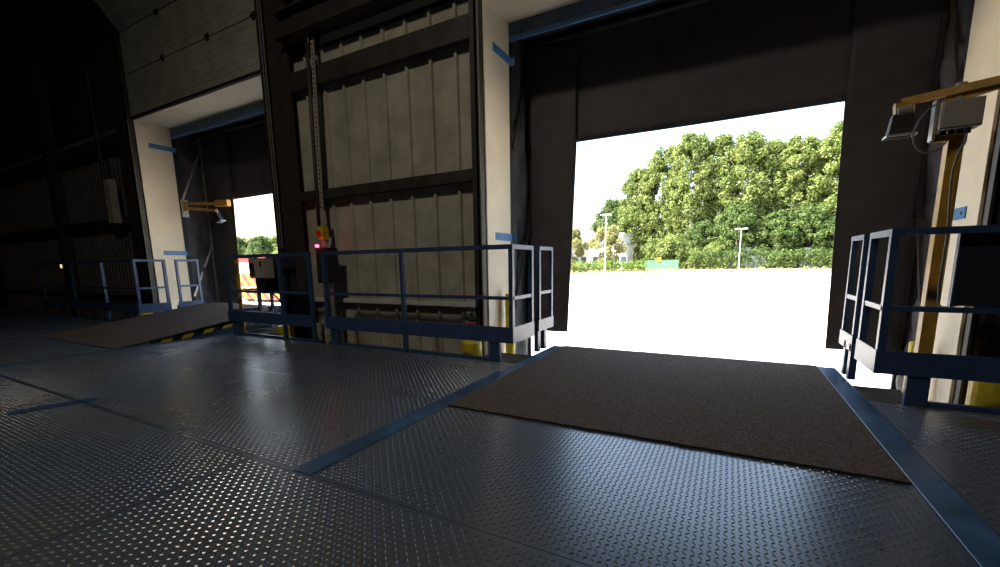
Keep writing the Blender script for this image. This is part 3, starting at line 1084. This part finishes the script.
# tall pale cable cover on the dark wall beyond the left bay
cc = thing('cable_cover', (-11.6, 4.4, 1.9), 'tall pale grey cover box on the dark corrugated wall', 'cabinet')
MB().box(-11.62, -11.38, 4.30, 4.43, 1.98, 2.86).build('cover', M_CLAD, cc)
MB().box(-11.80, -11.63, 4.34, 4.43, 1.98, 2.90).build('frame', M_STEEL, cc)
MB().tube([(-11.72, 4.38, 2.9), (-11.76, 4.38, 3.6), (-11.76, 4.38, 5.0)], .03, 8).build('conduit', M_STEEL, cc)
MB().tube(smooth_path([(-11.5, 4.38, 1.98), (-11.45, 4.38, 1.80), (-11.3, 4.38, 1.70), (-11.1, 4.40, 1.72)]), .012, 8).build('cable', M_BLACK, cc, True)
# small wall lamp in the dark corner
lp_ = at_y(59, 266, 4.25)
sl = thing('bulkhead_lamp', tuple(lp_), 'tiny lit bulkhead lamp on the dark corrugated wall', 'lamp')
MB().box(lp_.x - .08, lp_.x + .08, 4.30, 4.34, lp_.z - .10, lp_.z + .06).build('backplate', M_STEEL, sl)
MB().tube([(lp_.x, 4.29, lp_.z - .05), (lp_.x, 4.29, lp_.z + .05)], [.022, .018], 12).build('lens', mat('lamp_lens', (0.8, 0.7, 0.4), .3, emit=((1.0, 0.85, 0.5), .25)), sl)

# ------------------------------------------------------------------ high-bay lamp that lights the hall
def high_bay(x, y, z, watts, label):
    t = thing('high_bay_lamp', (x, y, z), label, 'lamp')
    MB().tube([(x, y, z + .02), (x, y, z + .12), (x, y, z + .22), (x, y, z + .40)], [.45, .40, .14, .10], 24, True).build('reflector', M_GALV, t, True)
    MB().tube([(x, y, z + .40), (x, y, 8.0)], .012, 8).build('suspension', M_STEEL, t)
    ld_ = bpy.data.lights.new('lamp_light', 'AREA')
    ld_.shape = 'DISK'
    ld_.size = .80
    ld_.energy = watts
    ld_.color = (1.0, 0.90, 0.74)
    lo = bpy.data.objects.new('lamp_light', ld_)
    COL.objects.link(lo)
    lo.parent = t
    lo.location = (0, 0, 0.0)
    return t


high_bay(-2.6, -1.2, 7.1, LAMP_W, 'round high bay lamp hanging over the deck between the bays')

# ------------------------------------------------------------------ outside: trees, hedge, lamp posts, building, trailer
LEAF = {}


def leaf_mat(name, ca, cb):
    m = bpy.data.materials.new(name)
    m.use_nodes = True
    nt = m.node_tree
    L = nt.links.new
    p = nt.nodes['Principled BSDF']
    geo = nt.nodes.new('ShaderNodeNewGeometry')
    n = nt.nodes.new('ShaderNodeTexNoise')
    n.inputs['Scale'].default_value = 0.55
    n.inputs['Detail'].default_value = 6
    n.inputs['Roughness'].default_value = .7
    L(geo.outputs['Position'], n.inputs['Vector'])
    r = nt.nodes.new('ShaderNodeValToRGB')
    r.color_ramp.elements[0].position = .35
    r.color_ramp.elements[1].position = .65
    r.color_ramp.elements[0].color = (*ca, 1)
    r.color_ramp.elements[1].color = (*cb, 1)
    L(n.outputs['Fac'], r.inputs['Fac'])
    L(r.outputs['Color'], p.inputs['Base Color'])
    p.inputs['Roughness'].default_value = .6
    p.inputs['Specular IOR Level'].default_value = .25
    t = nt.nodes.new('ShaderNodeBsdfTranslucent')
    L(r.outputs['Color'], t.inputs['Color'])
    mx = nt.nodes.new('ShaderNodeMixShader')
    mx.inputs[0].default_value = .35
    L(p.outputs[0], mx.inputs[1])
    L(t.outputs[0], mx.inputs[2])
    L(mx.outputs[0], nt.nodes['Material Output'].inputs[0])
    return m


M_POPLAR = leaf_mat('poplar_leaves', (0.095, 0.145, 0.035), (0.215, 0.265, 0.080))
M_DKLEAF = leaf_mat('dark_leaves', (0.05, 0.09, 0.025), (0.12, 0.18, 0.05))
M_WILLOW = leaf_mat('yellow_leaves', (0.19, 0.21, 0.08), (0.31, 0.31, 0.13))
M_TUFT = leaf_mat('dry_tuft_leaves', (0.22, 0.20, 0.11), (0.30, 0.27, 0.16))
M_HEDGE = leaf_mat('hedge_leaves', (0.08, 0.16, 0.025), (0.20, 0.30, 0.05))


def foliage_mesh(name, clumps, per, size, m, seed, flat=1.15):
    """leaf cards scattered in clumps; clumps = array of (x,y,z,r)"""
    rng = np.random.default_rng(seed)
    C = np.repeat(np.asarray(clumps), per, axis=0)
    n = len(C)
    d = rng.normal(size=(n, 3))
    d /= np.linalg.norm(d, axis=1)[:, None]
    rad = rng.uniform(0.45, 1.0, n) ** .6
    c = C[:, :3] + d * (rad * C[:, 3])[:, None] * np.array([1, 1, flat])
    nrm = d * .8 + rng.normal(size=(n, 3)) * .6 + np.array([0, 0, .3])
    nrm /= np.linalg.norm(nrm, axis=1)[:, None]
    t = np.cross(nrm, rng.normal(size=(n, 3)))
    t /= np.linalg.norm(t, axis=1)[:, None]
    b = np.cross(nrm, t)
    s = size * rng.uniform(.6, 1.3, n)[:, None]
    V = np.stack([c - t * s, c + b * s * .55, c + t * s, c - b * s * .55], 1).reshape(-1, 3)
    me = bpy.data.meshes.new(name)
    me.vertices.add(n * 4)
    me.vertices.foreach_set('co', V.ravel())
    me.loops.add(n * 4)
    me.loops.foreach_set('vertex_index', np.arange(n * 4))
    me.polygons.add(n)
    me.polygons.foreach_set('loop_start', np.arange(n) * 4)
    me.polygons.foreach_set('loop_total', np.full(n, 4))
    me.materials.append(m)
    me.update()
    me.validate()
    return me


def crown_clumps(seed, h, r, z0, n, top_pow=0.8):
    rng = np.random.default_rng(seed)
    out = []
    while len(out) < n:
        t = rng.uniform(0, 1)
        prof = (math.sin(math.pi * (0.12 + 0.80 * t)) ** top_pow)
        a = rng.uniform(0, 2 * math.pi)
        rr = r * prof * math.sqrt(rng.uniform(0.12, 1))
        out.append((rr * math.cos(a), rr * math.sin(a), z0 + t * (h - z0), rng.uniform(.07, .15) * r + .30))
    return out


# every crown is modelled 1:1 at about 24 m tall (or smaller kinds) and instanced
CROWN = {
    'p0': (foliage_mesh('foliage', crown_clumps(1, 24, 4.6, 2.0, 330), 80, .24, M_POPLAR, 11), 24),
    'p1': (foliage_mesh('foliage', crown_clumps(2, 24, 4.0, 2.5, 300), 80, .24, M_POPLAR, 12), 24),
    'p2': (foliage_mesh('foliage', crown_clumps(3, 24, 5.2, 1.5, 360), 80, .24, M_POPLAR, 13), 24),
    'd0': (foliage_mesh('foliage', crown_clumps(4, 12, 4.2, 0.6, 190), 80, .22, M_DKLEAF, 14), 12),
    'w0': (foliage_mesh('foliage', crown_clumps(5, 8, 3.2, 1.6, 60), 130, .20, M_WILLOW, 15), 8),
    'b0': (foliage_mesh('foliage', crown_clumps(6, 6, 3.6, 0.2, 110), 80, .20, M_POPLAR, 16), 6),
}


def trunk_mesh(h, r, seed):
    rng = random.Random(seed)
    g = MB()
    pts = [Vector((0, 0, 0))]
    for k in range(1, 6):
        pts.append(Vector((rng.uniform(-.15, .15) * k * .4, rng.uniform(-.15, .15) * k * .4, h * .85 * k / 5)))
    g.tube(pts, [r * (1 - .16 * k) for k in range(6)], 8)
    for k in range(9):
        i = rng.randint(1, 4)
        a = rng.uniform(0, 6.28)
        q = pts[i] + Vector((math.cos(a) * h * .13, math.sin(a) * h * .13, h * .16))
        g.tube([pts[i], pts[i].lerp(q, .5) + Vector((0, 0, -.02 * h)), q], [r * .35, r * .22, r * .08], 6)
    o = g.build('trunk', M_BARK)
    me = o.data
    bpy.data.objects.remove(o)
    return me


TRUNK = {24: trunk_mesh(24, .32, 1), 12: trunk_mesh(12, .2, 2), 8: trunk_mesh(8, .15, 3), 6: trunk_mesh(6, .1, 4)}


def tree(px, base_dist_y, top_py, kind, label, group, rot, widen=1.0, name='tree'):
    me, h0 = CROWN[kind]
    Y = base_dist_y
    p = at_y(px, 262, Y)
    ztop = at_y(px, top_py, Y).z
    zb = yard_z(min(Y, 98)) - .05
    s = (ztop - zb) / (h0 * 1.035)
    t = thing(name, (p.x, Y, zb), label, 'tree', group)
    t.rotation_euler = (0, 0, rot)
    t.scale = (s * widen, s * widen, s)
    for nm, m_ in (('foliage', me), ('trunk', TRUNK[h0])):
        o = bpy.data.objects.new(nm, m_)
        COL.objects.link(o)
        o.parent = t
    return t


PL = 'tall bright green poplar in the row behind the hedge'
PG = 'row of poplars beyond the yard'
PLX = {895: 'tall poplar whose crown rises behind the black side curtain', 637: 'shortest poplar of the row, beside the dark rounded tree', 742: 'tall poplar directly behind the lamp post at the dark hedge'}
for px, Y, top, kind, rot, wd in ((637, 97, 166, 'p1', 0.4, 1.25), (660, 95, 145, 'p0', 1.3, 1.1), (686, 92, 134, 'p2', 2.6, .95), (713, 93, 135, 'p1', 4.0, 1.15),
                                  (742, 90, 132, 'p0', 5.0, 1.1), (768, 92, 140, 'p2', 0.9, .95), (792, 90, 134, 'p1', 2.0, 1.2), (816, 92, 138, 'p0', 3.3, 1.0),
                                  (836, 88, 117, 'p2', 4.4, 1.0), (866, 88, 120, 'p1', 5.5, 1.2), (895, 88, 120, 'p0', 0.1, 1.1)):
    tree(px, Y, top, kind, PLX.get(px, PL), PG, rot, wd, 'poplar_tree')
tree(614, 104, 200, 'd0', 'dark rounded tree at the end of the poplar row', None, 1.0, 1.0, 'dark_tree')
tree(607, 74, 226, 'w0', 'small yellowish tree behind the twin-arm lamp post and white house', None, 2.0, 1.0, 'yellow_tree')
tree(568, 80, 228, 'w0', 'small yellowish tree partly hidden by the black curtain', None, 4.0, 1.1, 'yellow_tree')
for px, Y, top, rot in ((735, 86, 205, 1.0), (775, 85, 212, 2.5), (808, 85, 206, 4.2), (832, 84, 218, .3), (700, 86, 222, 3.6)):
    tree(px, Y, top, 'd0', 'shady bushy tree with dark leaves in front of the poplars', 'dark bushy trees below the poplars', rot, 1.15, 'bushy_tree')
for px, Y, top, rot in ((672, 85, 236, 0.2), (690, 84, 243, 1.6), (655, 86, 240, 2.2), (716, 83, 243, 5.0)):
    tree(px, Y, top, 'b0', 'low light green bush at the foot of the poplars', 'bushes at the foot of the poplars', rot, 1.0, 'bush')
for px, Y, top, kind, rot in ((545, 96, 214, 'd0', .7), (520, 100, 206, 'd0', 2.2), (492, 104, 210, 'd0', 3.9), (460, 100, 212, 'd0', 5.1), (425, 96, 214, 'd0', 1.7), (385, 90, 218, 'd0', .2), (345, 84, 222, 'd0', 2.9)):
    tree(px, Y, top, kind, 'dark rounded tree standing beyond the white house', 'trees beyond the white house', rot, 1.3, 'dark_tree')
# distant trees seen through the left bay
for k, px in enumerate((226, 238, 250, 262, 274, 288, 300)):
    tree(px, 62 + (k % 3) * 3, (240, 237, 239, 236, 238, 240, 237)[k], 'd0' if k % 2 else 'b0', 'small far tree seen through the bay with the raised leveller', 'far trees behind the trailer', k * 1.1, 1.0, 'far_tree')


def hedge(pxa, pxb, Y, hgt, label, m, seed, name='hedge'):
    a = at_y(pxa, 262, Y)
    b = at_y(pxb, 262, Y)
    n = int((b.x - a.x) / .55) + 1
    rng = np.random.default_rng(seed)
    z0 = yard_z(Y)
    cl = []
    for k in range(n):
        for lvl in (.3, .65, .9):
            cl.append(((b.x - a.x) * (k + rng.uniform(-.4, .4)) / n, rng.uniform(-.4, .4), hgt * lvl * rng.uniform(.85, 1.05), rng.uniform(.4, .7)))
    t = thing(name, (a.x, Y, z0), label, 'hedge')
    o = bpy.data.objects.new('foliage', foliage_mesh('foliage', cl, 60, .15, m, seed))
    COL.objects.link(o)
    o.parent = t
    g = MB()
    for k in range(0, n, 3):
        x = a.x + (b.x - a.x) * k / n
        g.tube([(x, Y, z0), (x + .1, Y, z0 + hgt * .7)], .04, 5)
    g.build('stems', M_BARK, t)['kind'] = 'stuff'
    return t


hedge(690, 900, 79, 2.9, 'long dark green hedge along the foot of the poplars', M_DKLEAF, 31)
hedge(578, 648, 70, 1.5, 'low bright green hedge in front of the white house', M_HEDGE, 32)
hedge(556, 586, 66, 1.2, 'low dull hedge next to the black curtain', M_POPLAR, 33)
# dry verge strip
g = MB()
g.add([(-70, 62, yard_z(62) + .02), (120, 62, yard_z(62) + .02), (120, 98, yard_z(98) + .03), (-70, 98, yard_z(98) + .03)], [(0, 1, 2, 3)])
structure(g.build('ground_strip', M_VERGE), 'pale dry grass verge along the yard edge')
# tufts on the verge
rng = np.random.default_rng(8)
tc = [(rng.uniform(-45, 40), rng.uniform(62.2, 80), 0, rng.uniform(.15, .4)) for _ in range(420)]
tc = [(x, y, yard_z(y) + .15, r) for x, y, _, r in tc]
to = bpy.data.objects.new('grass_tufts', foliage_mesh('grass_tufts', tc, 10, .16, M_TUFT, 9))
COL.objects.link(to)
tag(to, 'dry yellow grass tufts along the yard edge', 'grass', kind='stuff')
# joint lines in the yard
for (xa, ya, xb_, yb_) in ((680, 282, 762, 279), (800, 279, 836, 278), (684, 342, 730, 346)):
    a = at_y(xa, ya, 10); b = at_y(xb_, yb_, 10)
    def on_yard(px, py):
        d = ray(px, py)
        # yard plane z = GROUND + .01*(y-5.05)
        t_ = (GROUND - .0505 - CAM_H) / (d.z - .010 * d.y)
        return d * t_ + Vector((0, 0, CAM_H))
    a, b = on_yard(xa, ya), on_yard(xb_, yb_)
    w = .06 if ya < 300 else .02
    MB().bar(a + Vector((0, 0, .004)), b + Vector((0, 0, .004)), w, .01).build('expansion_joint', M_JOINT, yard)


def lamp_post(px, Y, top_py, label, arm):
    p = at_y(px, 262, Y)
    zt = at_y(px, top_py, Y).z
    z0 = yard_z(Y)
    t = thing('lamp_post', (p.x, Y, z0), label, 'lamp post')
    MB().tube([(p.x, Y, z0), (p.x, Y, z0 + 1.2), (p.x, Y, zt)], [.11, .09, .06], 10).build('pole', M_LAMPW, t)
    MB().tube([(p.x - arm, Y, zt + .02), (p.x + arm, Y, zt + .02)], .04, 8).build('cross_arm', M_LAMPW, t)
    for s in (-1, 1):
        h = MB().box(p.x + s * arm - .38, p.x + s * arm + .38, Y - .25, Y + .2, zt - .06, zt + .10).build('lamp_head', M_BLDW, t)
        sub(MB().box(p.x + s * arm - .3, p.x + s * arm + .3, Y - .2, Y + .15, zt - .09, zt - .06), 'lens', M_GREYBOX, h, t)


lamp_post(739, 76, 229, 'grey lamp post with two lamp heads before the dark hedge', .45)
lamp_post(605, 62, 215, 'grey lamp post in front of the yellowish tree and white house', .35)
# white house behind the low hedge
p = at_y(560, 262, 82)
q2 = at_y(624, 262, 82)
hb_ = thing('house', ((p.x + q2.x) / 2, 82, yard_z(82)), 'white flat-roofed building behind the low hedge', 'building')
z0 = yard_z(82)
zt = at_y(600, 245, 82).z
MB().box(p.x, q2.x, 82, 90, z0, zt).build('wall', M_BLDW, hb_)
xa = at_y(611, 240, 82).x
xb_ = at_y(622, 240, 82).x
zt2 = at_y(615, 234.5, 82).z
MB().box(xa - 4, xb_, 82.5, 90, zt, zt2).build('upper_storey', M_BLDW, hb_)
MB().box(p.x - .3, q2.x + .3, 81.7, 90.3, zt, zt + .18).build('roof', M_BLUEGREY, hb_)
MB().box(xa - 4.3, xb_ + .4, 81.7, 90.3, zt2, zt2 + .25).build('roof', M_LAMPW, hb_)
for px in (566, 574, 584, 596, 616, 624):
    c = at_y(px, 252, 82)
    wn_ = MB().box(c.x - .6, c.x + .6, 81.95, 82.0, z0 + 1.3, z0 + 2.6).build('window', M_LAMPW, hb_)
    sub(MB().box(c.x - .5, c.x + .5, 81.93, 81.95, z0 + 1.4, z0 + 2.5), 'pane', M_GLASS, wn_, hb_)
# green boundary fence with a small yellow notice
fa, fb_ = at_y(645, 262, 80), at_y(678, 262, 80)
fn = thing('fence', (fa.x, 80, yard_z(80)), 'green palisade fence between the hedge and the poplars', 'fence')
n = 28
for k in range(n + 1):
    x = fa.x + (fb_.x - fa.x) * k / n
    MB().box(x - .07, x + .07, 79.98, 80.02, yard_z(80), yard_z(80) + 1.7).build('pale', M_FENCE, fn)
for z in (.4, 1.35):
    MB().box(fa.x, fb_.x, 80.02, 80.06, yard_z(80) + z, yard_z(80) + z + .08).build('fence_rail', M_FENCE, fn)
nt_ = at_y(659, 259.5, 79.9)
nn = thing('notice', (nt_.x, 79.9, nt_.z), 'small yellow notice on the green fence', 'sign')
MB().box(nt_.x - .35, nt_.x + .35, 79.93, 79.97, nt_.z - .4, nt_.z + .4).build('plate', M_YELLOW, nn)
for px, w, adj in ((726, 1.2, 'narrowest'), (751, 2.3, 'widest'), (814, 1.7, 'middle-sized')):
    c = at_y(px, 250, 84)
    o = thing('container', (c.x, 84, yard_z(84)), adj + ' blue grey container showing above the long hedge', 'container', 'containers behind the long hedge')
    MB().box(c.x - w, c.x + w, 84, 87, yard_z(84), c.z + .3).build('body', M_BLUEGREY, o)
    MB().box(c.x - w - .05, c.x + w + .05, 83.95, 87.05, c.z + .3, c.z + .4).build('lid', M_LAMPW, o)

# trailer with chevron back parked outside the left bay
TY = 15.8
ta = at_y(237, 280, TY)
zt = at_y(245, 257, TY).z
zg = yard_z(TY)
TX0, TX1 = ta.x, ta.x + 5.0
tr = thing('trailer', ((TX0 + TX1) / 2, TY, zg), 'parked trailer with red top band and red and yellow chevron boards', 'trailer')
MB().box(TX0, TX1, TY, TY + 2.3, zg + .55, zt - .05).build('body', M_BLDW, tr)
MB().box(TX0 - .02, TX1 + .02, TY - .03, TY + 2.33, zt - .32, zt).build('top_band', M_RED, tr)
MB().box(TX0 - .01, TX1 + .01, TY - .02, TY, zt - .75, zt - .33).build('lilac_band', mat('lilac_paint', (.48, .42, .50), .6), tr)
M_CHEV = stripe_mat('chevron_print', (0.42, 0.24, 0.01), (0.32, 0.02, 0.015), .8, (1, 0, 1))
h1 = zt - 1.0
for k in range(5):
    MB().box(TX0 + k + .03, TX0 + k + .97, TY - .03, TY, h1 - .75, h1).build('chevron_board', M_CHEV, tr)
    MB().box(TX0 + k + .03, TX0 + k + .97, TY - .03, TY, h1 - 1.52, h1 - .82).build('chevron_board', M_CHEV, tr)
for x in (TX0 + .8, TX0 + 1.9, TX1 - .9):
    for y in (TY + .25, TY + 2.05):
        w = MB().tube([(x, y - .14, zg + .48), (x, y + .14, zg + .48)], .48, 18).build('wheel', M_TYRE, tr)
        sub(MB().tube([(x, y - .16, zg + .48), (x, y - .14, zg + .48)], .24, 14), 'hub', M_LAMPW, w, tr)
MB().box(TX0 + .05, TX1 - .05, TY + .6, TY + 1.7, zg + .4, zg + .55).build('chassis', M_STEEL, tr)
